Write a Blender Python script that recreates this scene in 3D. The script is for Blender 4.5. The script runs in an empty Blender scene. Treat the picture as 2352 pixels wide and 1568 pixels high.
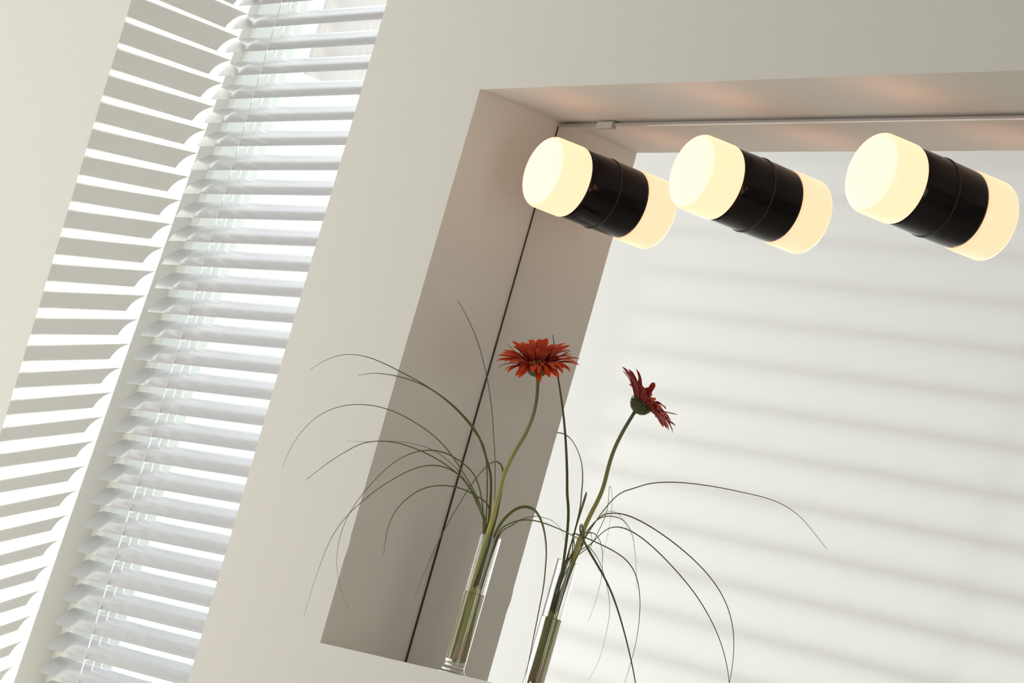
import bpy, bmesh, math, random
import numpy as np
from mathutils import Vector, Matrix
random.seed(7)
S = bpy.context.scene
COL = S.collection
ZO = 1.0                      # the niche floor stands one metre above the room floor

# ---------------------------------------------------------------- camera
cam_d = bpy.data.cameras.new('camera')
cam_d.sensor_width = 36.0
cam_d.lens = 8554.762 / 2352 * 36.0
cam_d.clip_start = 0.05
cam_d.clip_end = 200
cam = bpy.data.objects.new('camera', cam_d)
COL.objects.link(cam)
R = [[0.518195, -0.854322, -0.040084], [0.810624, 0.505553, -0.295472], [0.272693, 0.120619, 0.95451]]
cam.matrix_world = Matrix([[R[0][0], R[0][2], -R[0][1], 4.518847],
                           [R[1][0], R[1][2], -R[1][1], -2.510184],
                           [R[2][0], R[2][2], -R[2][1], -0.151365 + ZO],
                           [0, 0, 0, 1]])
S.camera = cam

# ---------------------------------------------------------------- sky
world = bpy.data.worlds.new('sky')
S.world = world
world.use_nodes = True
bg = world.node_tree.nodes['Background']
bg.inputs[0].default_value = (0.97, 0.985, 1.0, 1)
bg.inputs[1].default_value = 1.5

# ---------------------------------------------------------------- lights
def light(name, kind, loc, target, energy, color, **kw):
    d = bpy.data.lights.new(name, kind)
    d.energy = energy
    d.color = color
    for k, v in kw.items():
        setattr(d, k, v)
    o = bpy.data.objects.new(name, d)
    COL.objects.link(o)
    o.location = loc
    o.rotation_euler = (Vector(target) - Vector(loc)).to_track_quat('-Z', 'Y').to_euler()
    return o
# low bright light standing outside the window
light('outdoor_light', 'AREA', (0.40, 1.815, 0.957 + ZO), (-0.95, 0.18, 0.55 + ZO), 185, (1.0, 1.0, 1.0), shape='DISK', size=0.062)
# added fill light at the opposite wall, right of what the mirror shows
light('back_fill_light', 'AREA', (-1.05, -2.38, -0.10 + ZO), (-1.05 + 0.17, -1.38, -0.10 + ZO), 17.0, (1.0, 0.985, 0.965), shape='RECTANGLE', size=1.0, size_y=1.9)
# added fill by the left wall, brightens the wall seen in the mirror
light('left_fill_light', 'AREA', (-4.86, -0.80, 0.05 + ZO), (0.0, -1.05, 0.05 + ZO), 32, (1.0, 1.0, 0.99), shape='RECTANGLE', size=1.2, size_y=1.5)
# added fill from the room's right end, lifts the niche's left side
light('right_fill_light', 'AREA', (4.2, -0.45, 0.15 + ZO), (0.0, 0.07, 0.35 + ZO), 13.5, (1.0, 0.95, 0.89), shape='RECTANGLE', size=0.8, size_y=1.4)

S.view_settings.view_transform = 'Standard'
S.view_settings.look = 'None'
S.view_settings.gamma = 1.0
S.view_settings.exposure = 0.0
S.view_settings.use_curve_mapping = False
S.cycles.use_denoising = True
S.cycles.max_bounces = 16
S.cycles.diffuse_bounces = 8
S.cycles.glossy_bounces = 8
S.cycles.transmission_bounces = 12
S.cycles.transparent_max_bounces = 16
S.cycles.sample_clamp_indirect = 6.0

# ---------------------------------------------------------------- materials
def mat(name, base=(0.8, 0.8, 0.8), rough=0.5, metal=0.0, spec=0.5, coat=0.0, emit=None, estr=0.0, bump=None, var=None):
    m = bpy.data.materials.new(name)
    m.use_nodes = True
    nt = m.node_tree
    b = nt.nodes['Principled BSDF']
    b.inputs['Base Color'].default_value = (*base, 1)
    b.inputs['Roughness'].default_value = rough
    b.inputs['Metallic'].default_value = metal
    b.inputs['Specular IOR Level'].default_value = spec
    b.inputs['Coat Weight'].default_value = coat
    b.inputs['Coat Roughness'].default_value = 0.04
    if emit:
        b.inputs['Emission Color'].default_value = (*emit, 1)
        b.inputs['Emission Strength'].default_value = estr
    tc = None
    if bump or var:
        tc = nt.nodes.new('ShaderNodeTexCoord')
    if bump:                                  # (scale, strength, distance)
        n = nt.nodes.new('ShaderNodeTexNoise')
        n.inputs['Scale'].default_value = bump[0]
        n.inputs['Detail'].default_value = 4
        bp = nt.nodes.new('ShaderNodeBump')
        bp.inputs['Strength'].default_value = bump[1]
        bp.inputs['Distance'].default_value = bump[2]
        nt.links.new(tc.outputs['Object'], n.inputs['Vector'])
        nt.links.new(n.outputs['Fac'], bp.inputs['Height'])
        nt.links.new(bp.outputs['Normal'], b.inputs['Normal'])
    if var:                                   # (scale, second colour)
        n = nt.nodes.new('ShaderNodeTexNoise')
        n.inputs['Scale'].default_value = var[0]
        n.inputs['Detail'].default_value = 5
        mx = nt.nodes.new('ShaderNodeMix')
        mx.data_type = 'RGBA'
        mx.inputs[6].default_value = (*base, 1)
        mx.inputs[7].default_value = (*var[1], 1)
        nt.links.new(tc.outputs['Object'], n.inputs['Vector'])
        nt.links.new(n.outputs['Fac'], mx.inputs[0])
        nt.links.new(mx.outputs[2], b.inputs['Base Color'])
    return m

def glass(name, color, ior, rough=0.0):
    m = bpy.data.materials.new(name)
    m.use_nodes = True
    nt = m.node_tree
    nt.nodes.remove(nt.nodes['Principled BSDF'])
    g = nt.nodes.new('ShaderNodeBsdfGlass')
    g.inputs['Color'].default_value = (*color, 1)
    g.inputs['IOR'].default_value = ior
    g.inputs['Roughness'].default_value = rough
    nt.links.new(g.outputs[0], nt.nodes['Material Output'].inputs[0])
    return m

def thin_glass(name):
    m = bpy.data.materials.new(name)
    m.use_nodes = True
    nt = m.node_tree
    nt.nodes.remove(nt.nodes['Principled BSDF'])
    t = nt.nodes.new('ShaderNodeBsdfTransparent')
    t.inputs[0].default_value = (0.96, 0.975, 0.965, 1)
    g = nt.nodes.new('ShaderNodeBsdfGlossy')
    g.inputs['Roughness'].default_value = 0.0
    lw = nt.nodes.new('ShaderNodeLayerWeight')
    pw = nt.nodes.new('ShaderNodeMath')
    pw.operation = 'POWER'
    pw.inputs[1].default_value = 5.0
    nt.links.new(lw.outputs['Facing'], pw.inputs[0])
    f = nt.nodes.new('ShaderNodeMath')
    f.operation = 'MULTIPLY_ADD'
    f.inputs[1].default_value = 0.6
    f.inputs[2].default_value = 0.04
    nt.links.new(pw.outputs[0], f.inputs[0])
    mx = nt.nodes.new('ShaderNodeMixShader')
    nt.links.new(f.outputs[0], mx.inputs[0])
    nt.links.new(t.outputs[0], mx.inputs[1])
    nt.links.new(g.outputs[0], mx.inputs[2])
    nt.links.new(mx.outputs[0], nt.nodes['Material Output'].inputs[0])
    return m

M = {}
M['wall'] = mat('painted_plaster', (0.80, 0.785, 0.73), 0.9, spec=0.2, bump=(160, 0.25, 0.0008), var=(0.9, (0.785, 0.765, 0.715)))
M['far_wall'] = mat('white_plaster', (0.862, 0.876, 0.892), 0.9, spec=0.2, bump=(120, 0.2, 0.0008))
M['ceiling'] = mat('ceiling_paint', (0.82, 0.815, 0.80), 0.95, spec=0.1)
M['floor'] = mat('floor_stone', (0.66, 0.64, 0.60), 0.5, var=(3, (0.62, 0.60, 0.56)))
M['frame'] = mat('window_paint', (0.80, 0.82, 0.78), 0.45)
M['slat'] = mat('white_lacquer', (0.53, 0.53, 0.555), 0.22, spec=0.6, coat=0.15)
M['frame_darkened'] = mat('window_paint_darkened', (0.25, 0.26, 0.245), 0.7, spec=0.2)  # frame paint darkened for the flanks, offsets the outdoor light on them
M['slat_back'] = mat('lacquer_outer_bounce', (0.58, 0.58, 0.595), 0.35, spec=0.4)  # outer slat face toned apart to steer light bounced between slats
M['cord'] = mat('white_cord', (0.85, 0.85, 0.83), 0.8)
M['mirror'] = mat('silvered_glass', (0.915, 0.915, 0.91), 0.0, metal=1.0)
M['mirror_edge'] = mat('dark_glass_edge', (0.03, 0.022, 0.02), 0.5)
M['steel'] = mat('brushed_steel', (0.62, 0.61, 0.60), 0.28, metal=1.0)
M['clip'] = mat('grey_plastic', (0.52, 0.50, 0.48), 0.5)
M['black'] = mat('black_ceramic', (0.005, 0.003, 0.003), 0.10, spec=0.25)
M['rubber'] = mat('black_rubber', (0.035, 0.036, 0.038), 0.4)
M['opal'] = mat('opal_glass', (0.25, 0.24, 0.2), 0.3, emit=(1.0, 0.50, 0.30), estr=1.62)
M['opal_face'] = mat('opal_glass_front', (0.25, 0.24, 0.2), 0.3, emit=(1.0, 0.545, 0.40), estr=1.62)
M['glass'] = glass('clear_glass', (1, 1, 1), 1.45)
M['water'] = glass('water', (0.99, 0.997, 0.94), 1.33)
M['pane'] = thin_glass('window_glass')
M['facade'] = mat('peach_render', (0.60, 0.555, 0.53), 0.9, var=(2, (0.585, 0.545, 0.515)))

def plant(name, base, tip, backc=None, transl=0.2, rough=0.5, stripes=0.0, pos=(0.0, 1.0)):
    """colour runs along the UV u axis from base to tip"""
    m = bpy.data.materials.new(name)
    m.use_nodes = True
    nt = m.node_tree
    b = nt.nodes['Principled BSDF']
    b.inputs['Roughness'].default_value = rough
    b.inputs['Specular IOR Level'].default_value = 0.3
    uv = nt.nodes.new('ShaderNodeUVMap')
    sp = nt.nodes.new('ShaderNodeSeparateXYZ')
    nt.links.new(uv.outputs[0], sp.inputs[0])
    rmp = nt.nodes.new('ShaderNodeValToRGB')
    rmp.color_ramp.elements[0].position = pos[0]
    rmp.color_ramp.elements[1].position = pos[1]
    rmp.color_ramp.elements[0].color = (*base, 1)
    rmp.color_ramp.elements[1].color = (*tip, 1)
    nt.links.new(sp.outputs[0], rmp.inputs[0])
    col = rmp.outputs[0]
    if stripes:
        w = nt.nodes.new('ShaderNodeTexWave')
        w.bands_direction = 'Y'
        w.inputs['Scale'].default_value = 2.2
        w.inputs['Distortion'].default_value = 0.6
        nt.links.new(uv.outputs[0], w.inputs['Vector'])
        mx = nt.nodes.new('ShaderNodeMix')
        mx.data_type = 'RGBA'
        mx.blend_type = 'MULTIPLY'
        mx.inputs[0].default_value = stripes
        nt.links.new(col, mx.inputs[6])
        nt.links.new(w.outputs['Color'], mx.inputs[7])
        col = mx.outputs[2]
    if backc:
        ge = nt.nodes.new('ShaderNodeNewGeometry')
        mx = nt.nodes.new('ShaderNodeMix')
        mx.data_type = 'RGBA'
        nt.links.new(ge.outputs['Backfacing'], mx.inputs[0])
        nt.links.new(col, mx.inputs[6])
        mx.inputs[7].default_value = (*backc, 1)
        col = mx.outputs[2]
    nt.links.new(col, b.inputs['Base Color'])
    if transl:
        t = nt.nodes.new('ShaderNodeBsdfTranslucent')
        nt.links.new(col, t.inputs[0])
        ms = nt.nodes.new('ShaderNodeMixShader')
        ms.inputs[0].default_value = transl
        nt.links.new(b.outputs[0], ms.inputs[1])
        nt.links.new(t.outputs[0], ms.inputs[2])
        nt.links.new(ms.outputs[0], nt.nodes['Material Output'].inputs[0])
    return m
M['petal'] = plant('petal_red', (0.18, 0.001, 0.001), (0.82, 0.075, 0.006), backc=(0.42, 0.05, 0.04), transl=0.15, rough=0.6, stripes=0.35, pos=(0.15, 0.95))
M['stem'] = plant('flower_stem', (0.66, 0.62, 0.17), (0.15, 0.17, 0.08), transl=0.0, rough=0.45, pos=(0.3, 0.95))
M['grass'] = plant('grass_blade', (0.14, 0.16, 0.04), (0.10, 0.095, 0.045), transl=0.0, rough=0.5, pos=(0.1, 0.9))
M['grass_pale'] = plant('grass_base', (0.80, 0.60, 0.40), (0.58, 0.60, 0.20), transl=0.0, rough=0.5, pos=(0.05, 0.45))
M['calyx'] = plant('calyx_green', (0.17, 0.21, 0.09), (0.15, 0.14, 0.07), transl=0.0, rough=0.7, stripes=0.4)
M['floret'] = mat('yellow_florets', (0.65, 0.36, 0.05), 0.7)
M['disc'] = mat('dark_disc', (0.10, 0.004, 0.004), 0.8)

# ---------------------------------------------------------------- helpers
def obj(name, verts, faces, m, parent=None, smooth=False, mats=None, fm=None, uvs=None):
    me = bpy.data.meshes.new(name)
    me.from_pydata([tuple(v) for v in verts], [], faces)
    if mats:
        for x in mats:
            me.materials.append(x)
        me.polygons.foreach_set('material_index', fm)
    else:
        me.materials.append(m)
    if smooth:
        me.polygons.foreach_set('use_smooth', [True] * len(me.polygons))
    if uvs is not None:
        ul = me.uv_layers.new(name='UVMap')
        for lp in me.loops:
            ul.data[lp.index].uv = uvs[lp.vertex_index]
    me.update()
    o = bpy.data.objects.new(name, me)
    COL.objects.link(o)
    if parent:
        o.parent = parent
    return o

def empty(name, loc):
    o = bpy.data.objects.new(name, None)
    o.empty_display_size = 0.05
    COL.objects.link(o)
    o.location = loc
    return o

def tag(o, label, cat, group=None):
    o['label'] = label
    o['category'] = cat
    if group:
        o['group'] = group
    return o

def struct(o, label=None):
    o['kind'] = 'structure'
    if label:
        o['label'] = label
    return o

def box_vf(x0, x1, y0, y1, z0, z1):
    v = [(x, y, z) for x in (x0, x1) for y in (y0, y1) for z in (z0, z1)]
    f = [(0, 1, 3, 2), (4, 6, 7, 5), (0, 4, 5, 1), (2, 3, 7, 6), (0, 2, 6, 4), (1, 5, 7, 3)]
    return v, f

def box(name, b, m, parent=None, bevel=0.0):
    v, f = box_vf(*b)
    o = obj(name, v, f, m, parent)
    if bevel:
        md = o.modifiers.new('bevel', 'BEVEL')
        md.width = bevel
        md.segments = 2
    return o

def lathe(profile, axis='Z', n=64, closed=False):
    """profile: list of (r, h); poles where r == 0"""
    v, f, idx = [], [], []
    for r, h in profile:
        if r < 1e-9:
            idx.append([len(v)])
            v.append((0, 0, h))
        else:
            idx.append(list(range(len(v), len(v) + n)))
            for i in range(n):
                a = 2 * math.pi * i / n
                v.append((r * math.cos(a), r * math.sin(a), h))
    seq = list(range(len(profile)))
    if closed:
        seq.append(0)
    for a, b in zip(seq[:-1], seq[1:]):
        A, B = idx[a], idx[b]
        for i in range(n):
            j = (i + 1) % n
            if len(A) == 1 and len(B) == 1:
                continue
            if len(A) == 1:
                f.append((A[0], B[j], B[i]))
            elif len(B) == 1:
                f.append((A[i], A[j], B[0]))
            else:
                f.append((A[i], A[j], B[j], B[i]))
    if axis == 'Y':                    # h runs along +Y
        v = [(x, h, -y) for x, y, h in v]
    return v, f

def spline(pts, n):
    """Catmull-Rom through pts, resampled evenly"""
    P = np.array(pts, float)
    P = np.vstack([2 * P[0] - P[1], P, 2 * P[-1] - P[-2]])
    out = []
    for i in range(1, len(P) - 2):
        p0, p1, p2, p3 = P[i - 1], P[i], P[i + 1], P[i + 2]
        for t in np.linspace(0, 1, 12, endpoint=False):
            out.append(0.5 * (2 * p1 + (p2 - p0) * t + (2 * p0 - 5 * p1 + 4 * p2 - p3) * t * t + (3 * p1 - p0 - 3 * p2 + p3) * t ** 3))
    out.append(P[-2])
    out = np.array(out)
    # light smoothing keeps the ends
    for _ in range(60):
        o2 = out.copy()
        o2[1:-1] = 0.25 * out[:-2] + 0.5 * out[1:-1] + 0.25 * out[2:]
        out = o2
    s = np.r_[0, np.cumsum(np.linalg.norm(np.diff(out, axis=0), axis=1))]
    u = np.linspace(0, s[-1], n)
    return np.array([np.interp(u, s, out[:, k]) for k in range(3)]).T

def tube(path, rw, rt=None, sides=8, side_dir=None, u0=0.0, u1=1.0, cap=True):
    """tube along path; rw, rt: half widths (lists); side_dir: direction of the wide axis"""
    P = np.array(path)
    n = len(P)
    rw = np.broadcast_to(rw, (n,))
    rt = rw if rt is None else np.broadcast_to(rt, (n,))
    T = np.gradient(P, axis=0)
    T /= np.linalg.norm(T, axis=1)[:, None] + 1e-12
    w = np.array(side_dir if side_dir is not None else (0.37, 0.92, 0.1), float)
    v, f, uv = [], [], []
    for i in range(n):
        w = w - T[i] * (w @ T[i])
        w = w / (np.linalg.norm(w) + 1e-12)
        b = np.cross(T[i], w)
        for k in range(sides):
            a = 2 * math.pi * k / sides
            v.append(P[i] + w * math.cos(a) * rw[i] + b * math.sin(a) * rt[i])
            uv.append((u0 + (u1 - u0) * i / (n - 1), k / sides))
    for i in range(n - 1):
        for k in range(sides):
            j = (k + 1) % sides
            f.append((i * sides + k, i * sides + j, (i + 1) * sides + j, (i + 1) * sides + k))
    if cap:
        f.append(tuple(range(sides))[::-1])
        f.append(tuple(range((n - 1) * sides, n * sides)))
    return v, f, uv

def merge(parts):
    V, F = [], []
    for v, f in parts:
        k = len(V)
        V += list(v)
        F += [tuple(i + k for i in q) for q in f]
    return V, F

# ================================================================ the room
D = 0.1392            # mirror face
H = 0.8079            # niche height
W1, W2 = 0.3484, 1.2604   # right and left edge of the window opening (to the left of the niche edge)
WZ0, WZ1 = -0.36, 1.44
XR = 1.95             # niche right end
ZC = 1.562            # ceiling over niche floor
YO = 0.30             # outer face of the wall
XL, XE = -4.9, 6.0
rs = random.Random(3)

def jig(z, seed):
    return 0.0004 * (math.sin(z * 9 + seed) + 0.5 * math.sin(z * 23 + 2 * seed) + 0.2 * math.sin(z * 61 + 3 * seed))

def steps(a, b, d):
    n = max(1, int(round((b - a) / d)))
    return [a + (b - a) * i / n for i in range(n + 1)]

def reveal_shift(z):   # the left side of the window opening leans a little
    k = (1.0459 - z) / 0.0425
    return -0.0159 * (k - 13) / 12

def build_wall():
    key, V, F = {}, [], []
    def vid(x, y, z):
        q = (round(x, 4), round(y, 4), round(z, 4))
        if q not in key:
            key[q] = len(V)
            X, Y, Z = x, y, z
            if abs(x) < 1e-6 and abs(y) < 1e-6 and 0 < z < H:
                X += jig(z, 1.0)
                if abs(z - 0.142) < 0.011:
                    X += 0.0022
            if abs(x + W1) < 1e-6:
                X += jig(z, 2.0) + 0.25 * max(0, y)
            if abs(x + W2) < 1e-6:
                X += (jig(z, 4.0) if y < 1e-6 else 0) + reveal_shift(z) * y / 0.16
            if abs(z - H) < 1e-6 and abs(y) < 1e-6 and 0 < x < XR:
                Z += jig(x, 5.0) * 0.6
            if abs(z) < 1e-6 and abs(y) < 1e-6 and 0 < x < XR:
                Z += jig(x, 6.0) * 0.5
            V.append((X, Y, Z + ZO))
        return key[q]
    def quad(a, b, c, d):
        F.append((vid(*a), vid(*b), vid(*c), vid(*d)))
    xs = [XL, -3, -2] + steps(-W2, -W1, 0.1) + steps(-W1, 0, 0.1)[1:] + steps(0, XR, 0.05)[1:] + [3, 4.5, XE]
    zs = [-ZO] + steps(WZ0, 0, 0.06) + steps(0, H, 0.011)[1:] + steps(H, WZ1, 0.04)[1:] + [ZC]
    def win(x, z):
        return -W2 < x < -W1 and WZ0 < z < WZ1
    def nic(x, z):
        return 0 < x < XR and 0 < z < H
    for i in range(len(xs) - 1):
        for j in range(len(zs) - 1):
            cx, cz = (xs[i] + xs[i + 1]) / 2, (zs[j] + zs[j + 1]) / 2
            if not win(cx, cz) and not nic(cx, cz):
                quad((xs[i], 0, zs[j]), (xs[i + 1], 0, zs[j]), (xs[i + 1], 0, zs[j + 1]), (xs[i], 0, zs[j + 1]))
            if not win(cx, cz):
                quad((xs[i], YO, zs[j]), (xs[i], YO, zs[j + 1]), (xs[i + 1], YO, zs[j + 1]), (xs[i + 1], YO, zs[j]))
    # niche sides and back
    NB = D + 0.010
    for ya, yb in ((0, 0.05), (0.05, 0.1), (0.1, NB)):
        for j in range(len(zs) - 1):
            if 0 <= zs[j] < H - 1e-6:
                quad((0, ya, zs[j]), (0, ya, zs[j + 1]), (0, yb, zs[j + 1]), (0, yb, zs[j]))
                quad((XR, ya, zs[j]), (XR, yb, zs[j]), (XR, yb, zs[j + 1]), (XR, ya, zs[j + 1]))
        for i in range(len(xs) - 1):
            if 0 <= xs[i] < XR - 1e-6:
                quad((xs[i], ya, H), (xs[i + 1], ya, H), (xs[i + 1], yb, H), (xs[i], yb, H))
                quad((xs[i], ya, 0), (xs[i], yb, 0), (xs[i + 1], yb, 0), (xs[i + 1], ya, 0))
    for i in range(len(xs) - 1):
        for j in range(len(zs) - 1):
            if 0 <= xs[i] < XR - 1e-6 and 0 <= zs[j] < H - 1e-6:
                quad((xs[i], NB, zs[j]), (xs[i + 1], NB, zs[j]), (xs[i + 1], NB, zs[j + 1]), (xs[i], NB, zs[j + 1]))
    # window reveal
    ys = steps(0, YO, 0.03)
    for ya, yb in zip(ys[:-1], ys[1:]):
        for j in range(len(zs) - 1):
            if WZ0 - 1e-6 <= zs[j] < WZ1 - 1e-6:
                quad((-W2, ya, zs[j]), (-W2, yb, zs[j]), (-W2, yb, zs[j + 1]), (-W2, ya, zs[j + 1]))
                quad((-W1, ya, zs[j]), (-W1, ya, zs[j + 1]), (-W1, yb, zs[j + 1]), (-W1, yb, zs[j]))
        for i in range(len(xs) - 1):
            if -W2 - 1e-6 <= xs[i] < -W1 - 1e-6:
                quad((xs[i], ya, WZ0), (xs[i + 1], ya, WZ0), (xs[i + 1], yb, WZ0), (xs[i], yb, WZ0))
                quad((xs[i], ya, WZ1), (xs[i], yb, WZ1), (xs[i + 1], yb, WZ1), (xs[i + 1], ya, WZ1))
    # outer ends so that the wall is a closed slab
    for x in (XL, XE):
        for j in range(len(zs) - 1):
            quad((x, 0, zs[j]), (x, YO, zs[j]), (x, YO, zs[j + 1]), (x, 0, zs[j + 1]))
    o = obj('wall_front', V, F, M['wall'])
    return struct(o, 'pale plaster wall with window opening and lit mirror niche')
build_wall()

# the opposite wall stands at a slight angle; it is what the mirror shows
ca, sa = math.cos(math.radians(10)), math.sin(math.radians(10))
def wp(s, d=0.0):    # point on the opposite wall, s metres from its left reference
    return (-3.4 + s * ca - d * sa, -2.0 - s * sa - d * ca)
def prism(poly, z0, z1):
    n = len(poly)
    v = [(x, y, z0) for x, y in poly] + [(x, y, z1) for x, y in poly]
    f = [tuple(range(n))[::-1], tuple(range(n, 2 * n))] + [(i, (i + 1) % n, n + (i + 1) % n, n + i) for i in range(n)]
    return v, f
a0, a1 = wp(-1.75), wp(9.8)
b1, b0 = wp(9.8, 0.12), wp(-1.75, 0.12)
v, f = prism([a0, a1, b1, b0], 0, ZC + ZO)
struct(obj('wall_back', v, f, M['far_wall']))
v, f = prism([(XL - 0.12, -1.6), (XL, -1.6), (XL, 0), (XL - 0.12, 0)], 0, ZC + ZO)
struct(obj('wall_left', v, f, M['far_wall']))
v, f = prism([(XE, -3.8), (XE + 0.12, -3.8), (XE + 0.12, 0), (XE, 0)], 0, ZC + ZO)
struct(obj('wall_right', v, f, M['wall']))
struct(box('floor', (XL - 0.2, XE + 0.2, -4.2, YO, -0.1, 0), M['floor']))
struct(box('ceiling', (XL - 0.2, XE + 0.2, -4.2, YO, ZC + ZO, ZC + ZO + 0.1), M['ceiling']))

# ---------------------------------------------------------------- window
win = struct(empty('window_1', (-0.80, 0.25, WZ0 + ZO)))
ox, oy, oz = win.location
def wbox(name, b, m):
    b = (b[0] - ox, b[1] - ox, b[2] - oy, b[3] - oy, b[4] + ZO - oz, b[5] + ZO - oz)
    if m is M['pane']:
        return box(name, b, m, win)
    v, f = box_vf(*b)                  # painted front; flanks darkened to hold down the strong outdoor light
    return obj(name, v, f, None, win, mats=[M['frame'], M['frame_darkened']], fm=[1, 1, 0, 0, 0, 0])
FY0, FY1 = 0.222, 0.298
def prism_xy(poly, z0, z1):
    n = len(poly)
    v = [(x, y, z0) for x, y in poly] + [(x, y, z1) for x, y in poly]
    return v, [tuple(range(n))[::-1], tuple(range(n, 2 * n))] + [(i, (i + 1) % n, n + (i + 1) % n, n + i) for i in range(n)]
v, f = prism_xy([(-1.32 - ox, FY0 - oy), (-1.222 - ox, FY0 - oy), (-1.210 - ox, FY1 - oy), (-1.32 - ox, FY1 - oy)], WZ0 + ZO - oz, WZ1 + ZO - oz)
obj('window_frame', v, f, None, win, mats=[M['frame'], M['frame_darkened']], fm=[0, 0, 0, 1, 0, 0])
wbox('window_frame', (-0.312, -0.26, FY0, FY1, WZ0, WZ1), M['frame'])
wbox('window_frame', (-1.212, -0.312, 0.262, FY1, WZ0, WZ0 + 0.05), M['frame'])
wbox('window_frame', (-1.212, -0.312, 0.262, FY1, WZ1 - 0.05, WZ1), M['frame'])
wbox('window_pane', (-1.214, -0.310, 0.277, 0.283, WZ0 + 0.048, WZ1 - 0.048), M['pane'])

# ---------------------------------------------------------------- venetian blind
YB, Z0, PIT, G = 0.1832, 1.0459, 0.0425, 0.0261
CH_Y, CH_Z, CROWN = 0.0280, 0.0362, 0.0052
SX0, SX1 = -W2 + G, -0.318
K0, K1 = -8, 31
bl = empty('venetian_blind', (-0.80, YB, WZ0 + ZO))
tag(bl, 'white venetian blind with tilted glossy slats in the window recess', 'blind')
bx, by, bz = bl.location
def slat_mesh():
    n, th = 10, 0.0005
    L = math.hypot(CH_Y, CH_Z)
    cy, cz = CH_Y / L, CH_Z / L
    ny, nz = -cz, cy               # towards the room and up
    prof = []
    for i in range(n + 1):
        t = i / n
        h = CROWN * 4 * t * (1 - t)
        prof.append((CH_Y * t + ny * h, CH_Z * t + nz * h))
    top = [(y + ny * th, z + nz * th) for y, z in prof]
    xs = steps(SX0 - bx, SX1 - bx, 0.08)
    V, F = [], []
    m = len(prof)
    for x in xs:
        V += [(x, y, z) for y, z in prof] + [(x, y, z) for y, z in top]
    for i in range(len(xs) - 1):
        a, b = i * 2 * m, (i + 1) * 2 * m
        for j in range(m - 1):
            F.append((a + j, a + j + 1, b + j + 1, b + j))
            F.append((a + m + j, b + m + j, b + m + j + 1, a + m + j + 1))
        F.append((a, b, b + m, a + m))
        F.append((a + m - 1, a + 2 * m - 1, b + 2 * m - 1, b + m - 1))
    for e, s in ((0, 1), ((len(xs) - 1) * 2 * m, -1)):
        for j in range(m - 1):
            q = (e + j, e + m + j, e + m + j + 1, e + j + 1)
            F.append(q if s > 0 else q[::-1])
    return V, F
V, F = slat_mesh()
nseg = len(steps(SX0 - bx, SX1 - bx, 0.08)) - 1
fm = []
for i in range(nseg):
    fm += [1, 0] * 10 + [0, 0]
fm += [0] * (len(F) - len(fm))
s0 = obj('slat', V, F, None, bl, smooth=True, mats=[M['slat'], M['slat_back']], fm=fm)
rj = random.Random(5)
for k in range(K0, K1 + 1):
    s = s0 if k == K0 else s0.copy()
    if k != K0:
        COL.objects.link(s)
        s.parent = bl
    s.location = (0, 0, Z0 - k * PIT + ZO - bz)
    s.rotation_euler = (math.radians(rj.uniform(-0.5, 0.5)), 0, 0)
ztop, zbot = Z0 - K0 * PIT, Z0 - K1 * PIT
box('headrail', (SX0 - bx, SX1 - bx, -0.006, 0.030, ztop + 0.045 + ZO - bz, WZ1 + ZO - bz - 0.001), M['slat'], bl, 0.002)
box('bottom_rail', (SX0 - bx, SX1 - bx, 0.002, 0.022, zbot - 0.028 + ZO - bz, zbot - 0.016 + ZO - bz), M['slat'], bl, 0.002)
def cord_line(x, y, r, za, zb, lean=0.0, zs=None):
    pts = [(x + lean * (1 - i / 30), y, za + (zb - za) * i / 30) for i in range(31)]
    v, f, _ = tube(pts, r, sides=6)
    return v, f
for xc, top_lean in ((-1.0800, 0.008), (-0.50, 0.0)):
    parts = []
    zt, zb = ztop + 0.05 + ZO - bz, zbot - 0.02 + ZO - bz
    parts.append(cord_line(xc - bx, -0.0014, 0.0011, zt, zb, top_lean * 1.3))
    parts.append(cord_line(xc - bx + 0.004, CH_Y + 0.0012, 0.0009, zt, zb, top_lean * 1.3))
    for k in range(K0, K1 + 1):
        z = Z0 - k * PIT + ZO - bz
        lx = xc - bx + top_lean * 1.3 * (z - zb) / (zt - zb)
        for dx in (-0.0035, 0.0045):
            pts = [(lx, -0.0014, z - 0.004), (lx + dx, 0.004, z - 0.0016), (lx + dx, CH_Y * 0.5, z + CH_Z * 0.5 - 0.0015), (lx + 0.004, CH_Y + 0.001, z + CH_Z - 0.001)]
            v, f, _ = tube(pts, 0.0005, sides=5)
            parts.append((v, f))
    v, f = merge(parts)
    obj('ladder_cord', v, f, M['cord'], bl, smooth=True)
    v, f = cord_line(xc - bx + 0.004, CH_Y * 0.5, 0.0009, zt, zb, top_lean * 1.3)
    obj('lift_cord', v, f, M['cord'], bl, smooth=True)

# ---------------------------------------------------------------- the house across the street
fb = empty('neighbour_house', (-10.9, 6.0, 3.22 + ZO))
tag(fb, 'pale peach house front seen through the blind at the top of the window', 'building')
v, f = box_vf(-1.76, 3.0, 0, 2.0, 0.0, 3.0)
obj('facade', v, f, M['facade'], fb)
v, f = box_vf(-1.70, 3.0, -0.05, 0.0, 0.0, 0.06)
obj('ledge', v, f, M['facade'], fb)

# ================================================================ mirror
mr = empty('wall_mirror', (0.96, D, 0.002 + ZO))
tag(mr, 'large frameless mirror filling the back of the niche', 'mirror')
mx, my, mz = mr.location
v, f = box_vf(0.0025 - mx, XR - 0.0025 - mx, 0, 0.005, 0.0, H - 0.0085)
fm = [0] * 6
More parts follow.
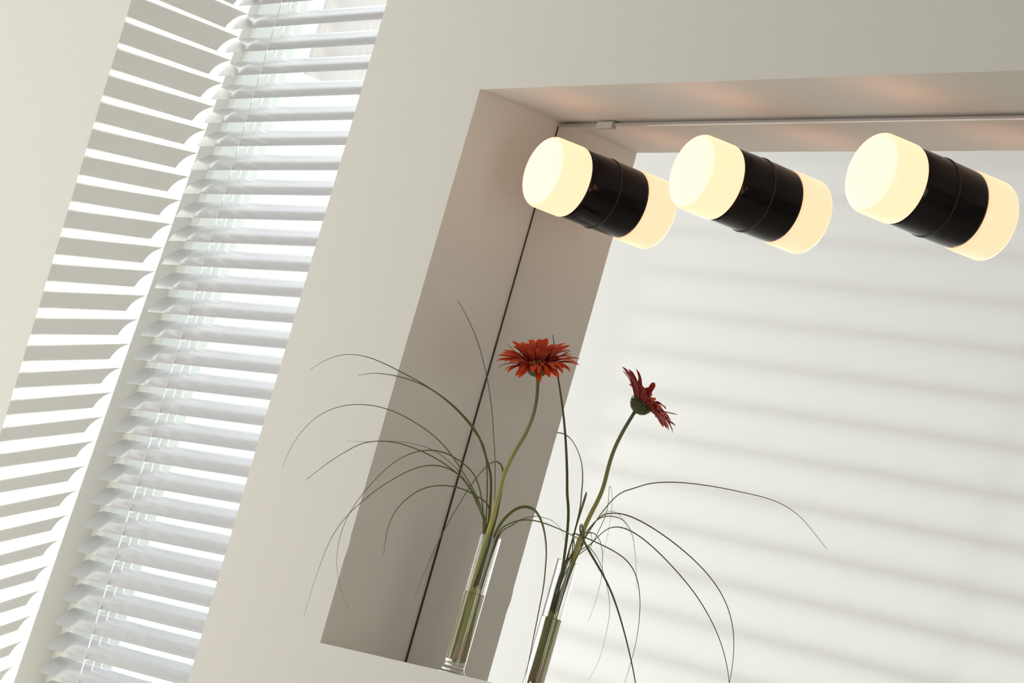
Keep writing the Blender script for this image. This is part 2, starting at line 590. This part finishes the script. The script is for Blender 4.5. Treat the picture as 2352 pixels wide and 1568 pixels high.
# face 2 of box_vf is the y0 side
fm = [1, 1, 0, 1, 1, 1]
obj('mirror_pane', v, f, None, mr, mats=[M['mirror'], M['mirror_edge']], fm=fm)
box('top_rail', (0.003 - mx, XR - 0.003 - mx, -0.0016, 0.0066, H - 0.0088 - 0.002, H - 0.0048 - 0.002), M['steel'], mr, 0.0006)
box('rail_clip', (0.1085 - mx, 0.148 - mx, -0.0040, 0.006, H - 0.0122 - 0.002, H - 0.0028 - 0.002), M['clip'], mr, 0.0006)

v = [(0.0001 - mx, -0.0006, 0.0), (0.0044 - mx, -0.0006, 0.0), (0.0044 - mx, 0.005, 0.0), (0.0001 - mx, 0.005, 0.0),
     (0.0001 - mx, -0.0006, H - 0.009), (0.0019 - mx, -0.0006, H - 0.009), (0.0019 - mx, 0.005, H - 0.009), (0.0001 - mx, 0.005, H - 0.009)]
obj('edge_shade_strip', v, [(3, 2, 1, 0), (4, 5, 6, 7), (0, 1, 5, 4), (1, 2, 6, 5), (2, 3, 7, 6), (3, 0, 4, 7)], M['mirror_edge'], mr)  # dark mirror edge, strip widened at the bottom to include its shadow
# ================================================================ lamps
def make_lamp(x, z, label, tilt=0.0):
    t = empty('mirror_lamp', (x, D, z + ZO))
    tag(t, label, 'lamp', 'round lamps on the mirror')
    # everything runs from the mirror towards the room: h = -distance
    def lat(name, prof, m, **kw):
        v, f = lathe([(r, h) for r, h in prof], 'Y', 72)
        return obj(name, v, f, m, t, smooth=True, **kw)
    def fin(o):
        md = o.modifiers.new('edge', 'EDGE_SPLIT')
        md.split_angle = math.radians(50)
        return o
    fin(lat('gasket', [(0, -0.0001), (0.0510, -0.0001), (0.0514, -0.0004), (0.0514, -0.0009), (0.0508, -0.0012), (0, -0.0012)], M['rubber']))
    fin(lat('socket', [(0, -0.0012), (0.0502, -0.0012), (0.0502, -0.0020), (0.0502, -0.020), (0.0500, -0.030), (0.0498, -0.044), (0.0494, -0.0470), (0.0484, -0.0486), (0, -0.0488)], M['black']))
    fin(lat('shade_ring', [(0, -0.0490), (0.0462, -0.0490), (0.0462, -0.0506), (0, -0.0506)], M['opal']))
    r, R0, hb, hf = 0.0110, 0.0512, -0.0502, -0.1010
    prof = [(0.0, hb), (R0 - 0.0025, hb), (R0 - 0.0006, hb - 0.0008), (R0, hb - 0.0026), (R0, hb - 0.02), (R0 - 0.0002, hf + r)]
    for i in range(1, 11):
        a = math.pi / 2 * i / 10
        prof.append((R0 - r + r * math.cos(a), hf + r - r * math.sin(a)))
    prof += [(R0 * 0.5, hf - 0.0006), (0.0, hf - 0.0010)]
    v, f = lathe(prof, 'Y', 72)
    fm = []
    for q in f:
        hy = sum(v[i][1] for i in q) / len(q)
        rr = sum(math.hypot(v[i][0], v[i][2]) for i in q) / len(q)
        fm.append(1 if (hy < hf + r * 0.35 and rr < R0) else 0)
    g = obj('glass_shade', v, f, None, t, smooth=True, mats=[M['opal'], M['opal_face']], fm=fm)
    if tilt:
        g.rotation_euler = (0, 0, tilt)
    return t
make_lamp(0.1612, 0.7008, 'left lamp of black ceramic and glowing opal glass beside the niche side')
make_lamp(0.5266, 0.7012, 'middle lamp of black ceramic and glowing opal glass in the row of three')
make_lamp(0.9110, 0.7007, 'right lamp of black ceramic and glowing opal glass nearest the photo edge', math.radians(0.6))

# ================================================================ vase
VX, VY = 0.2380, 0.0751
vz = empty('glass_vase', (VX, VY, ZO))
tag(vz, 'slim clear glass tube vase with flared foot, half filled with water', 'vase')
R1 = 0.0146
prof = [(0, 0.0004), (0.0305, 0.0004), (0.0312, 0.0012), (0.0300, 0.0024), (0.0235, 0.0042), (0.0185, 0.0066), (0.0155, 0.0098), (0.0148, 0.0122), (R1, 0.014), (R1, 0.0150), (R1, 0.10), (R1, 0.1935), (R1, 0.1946), (R1 - 0.0002, 0.1952),
        (R1 - 0.0008, 0.1955), (R1 - 0.0014, 0.1952), (R1 - 0.0016, 0.1946), (R1 - 0.0016, 0.1935), (R1 - 0.0016, 0.10), (R1 - 0.0016, 0.0205), (R1 - 0.0018, 0.0190), (R1 - 0.0024, 0.0174), (R1 - 0.0036, 0.0164), (R1 - 0.0050, 0.0160), (0, 0.0158)]
v, f = lathe(prof, 'Z', 64)
obj('glass_body', v, f, M['glass'], vz, smooth=True)
prof = [(0, 0.0156), (R1 - 0.0050, 0.0158), (R1 - 0.0034, 0.0162), (R1 - 0.0022, 0.0173), (R1 - 0.0016, 0.0190), (R1 - 0.0014, 0.0205), (R1 - 0.0014, 0.10), (R1 - 0.0014, 0.1140), (R1 - 0.0014, 0.1152), (R1 - 0.0016, 0.1153), (R1 - 0.0024, 0.1146), (R1 - 0.0034, 0.1143), (R1 - 0.0045, 0.1142), (0, 0.1142)]
v, f = lathe(prof, 'Z', 64)
obj('water', v, f, M['water'], vz, smooth=True)

# ================================================================ gerbera
B = {'R1': [[0.234, 0.0691, 0.197], [0.2383, 0.0341, 0.2998], [0.2418, 0.0126, 0.3138], [0.2418, -0.0068, 0.328], [0.2447, -0.0304, 0.3387], [0.2521, -0.0577, 0.3469], [0.2607, -0.0866, 0.3526], [0.2676, -0.115, 0.3567], [0.2721, -0.1423, 0.3595], [0.2749, -0.1686, 0.3621], [0.277, -0.1946, 0.3637], [0.2798, -0.2208, 0.3617], [0.2844, -0.2468, 0.3537], [0.2898, -0.2698, 0.3394], [0.3022, -0.292, 0.3208]],
'R2': [[0.232, 0.0731, 0.197], [0.2169, 0.0646, 0.2705], [0.2033, 0.0608, 0.288], [0.1913, 0.056, 0.3056], [0.1766, 0.0517, 0.3228], [0.1579, 0.0457, 0.3374], [0.1361, 0.039, 0.3493], [0.1126, 0.0324, 0.3606], [0.0877, 0.0253, 0.3698], [0.062, 0.0179, 0.3776], [0.0353, 0.0101, 0.3825], [0.008, 0.0023, 0.3853], [-0.0186, -0.0061, 0.3855], [-0.0417, -0.016, 0.3831], [-0.0649, -0.0239, 0.3758]],
'R3': [[0.229, 0.0701, 0.197], [0.2442, 0.0501, 0.2197], [0.2314, 0.0377, 0.2439], [0.2151, 0.0222, 0.2642], [0.1949, 0.0085, 0.2848], [0.1697, -0.005, 0.3028], [0.141, -0.0203, 0.315], [0.1127, -0.0374, 0.3241], [0.086, -0.0564, 0.3283], [0.061, -0.0764, 0.3253], [0.0387, -0.0959, 0.315], [0.0207, -0.1124, 0.2967], [0.0087, -0.1234, 0.2714], [0.0012, -0.1302, 0.2433], [-0.002, -0.1313, 0.2137]],
'R4': [[0.228, 0.0751, 0.197], [0.2292, 0.0557, 0.22], [0.2187, 0.0465, 0.2387], [0.2077, 0.0343, 0.2545], [0.1946, 0.0194, 0.2665], [0.181, 0.0025, 0.2743], [0.1683, -0.0156, 0.2795], [0.1561, -0.0348, 0.2824], [0.144, -0.054, 0.283], [0.1323, -0.0731, 0.2783], [0.1219, -0.0912, 0.2694], [0.1137, -0.1052, 0.2534], [0.106, -0.1187, 0.2369], [0.0991, -0.1304, 0.2186], [0.0928, -0.1422, 0.2002]],
'R5': [[0.229, 0.0781, 0.197], [0.225, 0.0532, 0.225], [0.2174, 0.0454, 0.2386], [0.2108, 0.0369, 0.252], [0.203, 0.0264, 0.263], [0.1948, 0.0151, 0.2732], [0.1854, 0.0026, 0.2803], [0.1754, -0.0102, 0.2862], [0.1648, -0.0238, 0.2877], [0.1545, -0.0375, 0.2871], [0.1445, -0.0514, 0.2852], [0.1347, -0.0647, 0.2804], [0.1247, -0.0777, 0.2753], [0.1146, -0.091, 0.271], [0.1037, -0.1038, 0.2668]],
'R6': [[0.228, 0.0721, 0.197], [0.2242, 0.0406, 0.264], [0.2145, 0.018, 0.2774], [0.2107, -0.0102, 0.2852], [0.2214, -0.0474, 0.2798], [0.2472, -0.0895, 0.2625], [0.2744, -0.1255, 0.2387], [0.2917, -0.1506, 0.2133], [0.2994, -0.1678, 0.1878], [0.3026, -0.1795, 0.1619], [0.3058, -0.185, 0.1351], [0.3105, -0.1859, 0.1083], [0.3178, -0.1816, 0.0827], [0.3271, -0.1724, 0.0593], [0.3398, -0.1598, 0.0388]],
'R7': [[0.227, 0.0771, 0.197], [0.2408, 0.0521, 0.2199], [0.2329, 0.0348, 0.2432], [0.2231, 0.0136, 0.2608], [0.2185, -0.0167, 0.2665], [0.2263, -0.0538, 0.2554], [0.2438, -0.0894, 0.2335], [0.2602, -0.1218, 0.2096], [0.2722, -0.1481, 0.1842], [0.2808, -0.1699, 0.1581], [0.2887, -0.1861, 0.1303], [0.2975, -0.1957, 0.101], [0.3058, -0.2022, 0.0717], [0.3125, -0.2068, 0.0426], [0.321, -0.2115, 0.0137]],
'R8': [[0.236, 0.0671, 0.197], [0.2309, 0.0659, 0.2339], [0.2226, 0.0531, 0.2396], [0.2146, 0.04, 0.2441], [0.2058, 0.0265, 0.2464], [0.1964, 0.0136, 0.2451], [0.187, 0.0012, 0.2409], [0.1785, -0.0105, 0.2337], [0.1715, -0.0201, 0.2227], [0.1661, -0.0277, 0.2098], [0.1619, -0.0338, 0.1954], [0.1598, -0.0367, 0.1799], [0.1593, -0.0371, 0.1638], [0.1602, -0.0352, 0.1478], [0.1615, -0.0331, 0.1318]],
'R9': [[0.235, 0.0791, 0.197], [0.2106, 0.0768, 0.2612], [0.1971, 0.0784, 0.2817], [0.1869, 0.0781, 0.302], [0.1749, 0.0774, 0.322], [0.1624, 0.0769, 0.3423], [0.1494, 0.0767, 0.3627], [0.1351, 0.0759, 0.3828], [0.1197, 0.0753, 0.403], [0.1028, 0.074, 0.4227], [0.0848, 0.0725, 0.4424], [0.066, 0.0708, 0.4618], [0.0463, 0.0671, 0.48], [0.0284, 0.0617, 0.4973], [0.0071, 0.0567, 0.514]],
'R10': [[0.244, 0.0711, 0.197], [0.2372, 0.0759, 0.2203], [0.2348, 0.0747, 0.2442], [0.2323, 0.0736, 0.2682], [0.2267, 0.07, 0.2917], [0.2149, 0.0603, 0.2966], [0.2029, 0.0533, 0.2768], [0.1939, 0.0487, 0.2548], [0.1869, 0.0453, 0.232], [0.1808, 0.0419, 0.2089], [0.1752, 0.0385, 0.1858], [0.1707, 0.0359, 0.1623], [0.1673, 0.034, 0.1386], [0.1647, 0.0328, 0.1148], [0.1623, 0.0314, 0.091]],
'R11': [[0.247, 0.0721, 0.197], [0.2637, 0.0729, 0.2217], [0.2685, 0.0834, 0.2406], [0.2805, 0.0994, 0.2469], [0.2984, 0.1072, 0.2322], [0.3248, 0.1034, 0.2113], [0.3534, 0.0945, 0.1887], [0.3762, 0.0853, 0.1657], [0.3944, 0.0787, 0.1432], [0.4089, 0.0716, 0.1207], [0.4222, 0.0653, 0.0984], [0.4347, 0.0594, 0.0763], [0.446, 0.0542, 0.0546], [0.4552, 0.0503, 0.033], [0.4664, 0.0463, 0.0115]],
'R12': [[0.247, 0.0781, 0.197], [0.2556, 0.0783, 0.2103], [0.2648, 0.0941, 0.2264], [0.2843, 0.1102, 0.2305], [0.3204, 0.1164, 0.2268], [0.3708, 0.1129, 0.2197], [0.4191, 0.1093, 0.21], [0.4542, 0.1096, 0.1949], [0.4774, 0.1109, 0.1742], [0.4946, 0.1133, 0.1529], [0.5066, 0.1157, 0.1306], [0.5119, 0.1151, 0.1069], [0.5139, 0.1153, 0.0835], [0.5131, 0.1152, 0.0602], [0.507, 0.1119, 0.0379]],
'R13': [[0.248, 0.0761, 0.197], [0.2582, 0.0867, 0.2129], [0.2619, 0.0902, 0.2187], [0.2666, 0.0933, 0.2244], [0.2744, 0.0952, 0.2292], [0.2854, 0.0966, 0.2319], [0.2966, 0.0978, 0.2345], [0.3067, 0.1003, 0.2351], [0.316, 0.1035, 0.2344], [0.3251, 0.107, 0.2337], [0.3332, 0.1101, 0.23], [0.3408, 0.1132, 0.226], [0.3465, 0.1152, 0.2199], [0.3509, 0.1172, 0.2131], [0.3555, 0.119, 0.2064]],
'stem': [[0.271, 0.0573, 0.4149], [0.2706, 0.0636, 0.3956], [0.2688, 0.068, 0.376], [0.2656, 0.0698, 0.356], [0.262, 0.0685, 0.3363], [0.2574, 0.0645, 0.3169], [0.253, 0.062, 0.2973], [0.2467, 0.0625, 0.2777], [0.2436, 0.0654, 0.2578], [0.2416, 0.067, 0.2376], [0.2404, 0.0678, 0.2174], [0.2401, 0.0688, 0.1972]]}
gz = 0.0
fl = empty('gerbera_flower', (VX, VY, ZO + 0.018))
tag(fl, 'red gerbera on a curved green stem standing in the glass tube vase', 'flower')
gx, gy, gz = fl.location
def loc(p):
    return (p[0] - gx, p[1] - gy, p[2] + ZO - gz)
st = [loc(p) for p in B['stem']]
st = st[::-1]
low = [loc((0.2335, 0.0700, 0.022)), loc((0.2325, 0.0690, 0.07)), loc((0.2345, 0.0690, 0.13))]
path = spline(low + st, 70)
tt = np.linspace(0, 1, 70)
v, f, uv = tube(path, 0.0040 - 0.0016 * tt, sides=12)
stem_o = obj('stem', v, f, M['stem'], fl, smooth=True, uvs=uv)

ax = Vector((0.13, -0.40, 0.91)).normalized()
J = Vector(loc(B['stem'][0]))
qrot = ax.to_track_quat('Z', 'Y').to_matrix()
def head(p):             # flower head coordinates, z along the axis
    return J + qrot @ Vector(p)
# calyx: a cup with overlapping bracts
cp = [(0.0019, -0.001), (0.0040, 0.0005), (0.0090, 0.0028), (0.0128, 0.0068), (0.0142, 0.0110), (0.0138, 0.0150), (0.0, 0.0148)]
v, f = lathe(cp, 'Z', 40)
uvs = [(min(1, max(0, p[2] / 0.015)), math.atan2(p[1], p[0]) / 6.283) for p in v]
cal = obj('calyx', [head(p) for p in v], f, M['calyx'], fl, smooth=True, uvs=uvs)
rb = random.Random(11)
def leaf_strip(base, dirr, up, length, width, curve, n=8, cup=0.0, notch=0.0):
    """flat strap: base point, direction, up vector; returns verts, faces, uvs"""
    side = dirr.cross(up).normalized()
    V, F, U = [], [], []
    for i in range(n + 1):
        t = i / n
        w = width * (0.42 + 0.58 * math.sin(min(1.0, t * 1.6) * math.pi / 2)) * (1.0 if t < 0.78 else max(0.0, 1 - ((t - 0.78) / 0.235) ** 2.6))
        ang = curve(t)
        c = base + dirr * (length * t) + up * ang
        for s, h in ((-1, cup), (0, 0), (1, cup)):
            V.append(c + side * (s * w / 2) + up * (h * w))
            U.append((t, (s + 1) / 2))
    for i in range(n):
        for j in range(2):
            a = i * 3 + j
            F.append((a, a + 1, a + 4, a + 3))
    return V, F, U
bv, bf, bu = [], [], []
for ring, (r0, z0, nb, ln) in enumerate(((0.0085, 0.0020, 18, 0.0085), (0.0125, 0.0058, 26, 0.0105), (0.0143, 0.0100, 30, 0.0085))):
    for i in range(nb):
        a = 2 * math.pi * (i + 0.5 * ring) / nb + rb.uniform(-0.05, 0.05)
        out = Vector((math.cos(a), math.sin(a), 0))
        sl = (0.75, 0.42, 0.12)[ring]
        d = (out * sl + Vector((0, 0, 1))).normalized()
        up = out - d * out.dot(d)
        up.normalize()
        V, F, U = leaf_strip(out * (r0 + 0.0003) + Vector((0, 0, z0)), d, up, ln * rb.uniform(0.85, 1.15), 0.0022, lambda t: 0.0009 * math.sin(t * 3), 4, -0.12)
        k = len(bv)
        bv += [head(p) for p in V]
        bf += [tuple(q + k for q in x) for x in F]
        bu += U
br = obj('bracts', bv, bf, M['calyx'], fl, smooth=True, uvs=bu)
# centre
v, f = lathe([(0.0, 0.0149), (0.0105, 0.0150), (0.0108, 0.0166), (0.006, 0.0176), (0, 0.0170)], 'Z', 32)
obj('disc', [head(p) for p in v], f, M['disc'], fl, smooth=True)
fv, ff = [], []
for i in range(120):
    a = rb.uniform(0, 6.283)
    r = 0.0085 + 0.0028 * rb.random()
    h = rb.uniform(0.0028, 0.0050)
    p0 = Vector((r * math.cos(a), r * math.sin(a), 0.0160))
    p1 = p0 + Vector((math.cos(a) * 0.0009, math.sin(a) * 0.0009, h))
    v, f, _ = tube([p0, p1], [0.00018, 0.00038], sides=4)
    k = len(fv)
    fv += [head(Vector(p)) for p in v]
    ff += [tuple(q + k for q in x) for x in f]
fo = obj('florets', fv, ff, M['floret'], fl)
fo['kind'] = 'stuff'
# petals: two outer whorls and a short inner one
vdir = (qrot.transposed() @ Vector((0.87, -0.49, 0))).normalized()
va = math.atan2(vdir.y, vdir.x)          # azimuth (head frame) that faces the room
for ring, (np_, r0, z0, ln, wd) in enumerate(((30, 0.0125, 0.0146, 0.0425, 0.0084), (27, 0.0118, 0.0156, 0.0395, 0.0080), (19, 0.0110, 0.0166, 0.0225, 0.0062))):
    for i in range(np_):
        a = 2 * math.pi * (i + 0.5 * ring) / np_ + rb.uniform(-0.07, 0.07)
        facing = math.cos(a - va)
        e = math.radians((19, 29, 33)[ring] - 19 * facing + rb.uniform(-7, 8))
        out = Vector((math.cos(a), math.sin(a), 0))
        d = out * math.cos(e) + Vector((0, 0, math.sin(e)))
        up = -out * math.sin(e) + Vector((0, 0, math.cos(e)))
        ll = ln * rb.uniform(0.88, 1.08)
        droop = rb.uniform(0.002, 0.009) * (0.8 + 0.5 * max(0, facing))
        if rb.random() < 0.10:
            droop = -0.007
        tw = rb.uniform(-0.35, 0.35)
        side = d.cross(up)
        up2 = (up * math.cos(tw) + side * math.sin(tw)).normalized()
        V, F, U = leaf_strip(out * r0 + Vector((0, 0, z0)), d, up2, ll, wd * rb.uniform(0.8, 1.1), lambda t, q=droop: 0.0035 * math.sin(t * math.pi * 0.9) - q * t * t * t, 14, rb.uniform(0.10, 0.24))
        obj('petal', [head(p) for p in V], F, M['petal'], fl, smooth=True, uvs=U)

# ================================================================ grass in the vase
BL = {
 'R1': (0.0010, 'long grass blade whose arch rises highest left of the niche, tip over the plain wall'),
 'R2': (0.0017, 'broadest grass blade arching left, its blunt tip just touching the plain wall'),
 'R3': (0.0008, 'thin grass blade in a wide arch reaching furthest left toward the blind'),
 'R4': (0.0009, 'grass blade arching left then running straight down to its tip on the pale wall'),
 'R5': (0.0005, 'hair-thin pinkish grass blade ending level over the niche edge'),
 'R6': (0.0009, 'thin grass blade looping left and curling back right near the niche lower corner'),
 'R7': (0.0009, 'thin grass blade hanging lowest on the left, tip over the pale wall'),
 'R8': (0.0010, 'short grass blade in a small round arch ending inside the shaded niche side'),
 'R9': (0.0020, 'upright grass blade leaning left with its tip against the niche side'),
 'R10': (0.0013, 'folded grass blade bending sharply down to the left across the mirror edge'),
 'R11': (0.0020, 'broad grass blade bending over right beside the vase and hanging straight down'),
 'R12': (0.0009, 'thin grass blade arching right in front of the reflected vase'),
 'R13': (0.0008, 'short thin grass blade arching right until it touches the mirror')}
rg = random.Random(21)
for i, (k, (hw, lab)) in enumerate(BL.items()):
    pts = B[k]
    rim = pts[0]
    # inside the vase the blades bundle together
    a = 2 * math.pi * i / 13
    dx, dy = rim[0] - VX, rim[1] - VY
    bot = (VX + 0.0030 + 0.0060 * math.cos(a), VY + 0.002 + 0.0060 * math.sin(a), 0.019 + 0.012 * rg.random())
    mid = (VX + 0.0030 + dx * 0.2 + 0.0035 * math.cos(a + 0.8), VY + 0.001 + dy * 0.2 + 0.0035 * math.sin(a + 0.8), 0.105)
    t = empty('grass_blade', (bot[0], bot[1], bot[2] + ZO))
    tag(t, lab, 'grass', 'grass blades in the glass tube vase')
    rel = [(p[0] - bot[0], p[1] - bot[1], p[2] - bot[2]) for p in [bot, mid] + pts]
    N = 90
    path = spline(rel, N)
    u = np.linspace(0, 1, N)
    taper = np.where(u > 0.45, 1 - 0.72 * ((u - 0.45) / 0.55) ** 1.5, 1.0)
    zin = path[:, 2] + bot[2]
    i_wat, i_rim = int(np.argmax(zin > 0.115)), int(np.argmax(zin > 0.19))
    idx = np.arange(N)
    w = np.where(idx < i_wat, 0.0023, np.where(idx < i_rim, max(hw, 0.0016), hw * taper))
    for _ in range(6):
        w[1:-1] = (w[:-2] + w[1:-1] + w[2:]) / 3
    sd = (-0.8, 0.6, 0.0) if k == 'R9' else (0.45, 0.85, 0.25)
    cut = int(np.argmax(zin > 0.12))
    v, f, uv = tube(path[:cut + 1], w[:cut + 1], np.minimum(w[:cut + 1] * 0.6, 0.0011), sides=8, side_dir=sd)
    obj('blade_base', v, f, M['grass_pale'], t, smooth=True, uvs=uv)
    v, f, uv = tube(path[cut:], w[cut:], np.minimum(w[cut:] * 0.55, 0.0006), sides=8, side_dir=sd)
    obj('blade', v, f, M['grass'], t, smooth=True, uvs=uv)
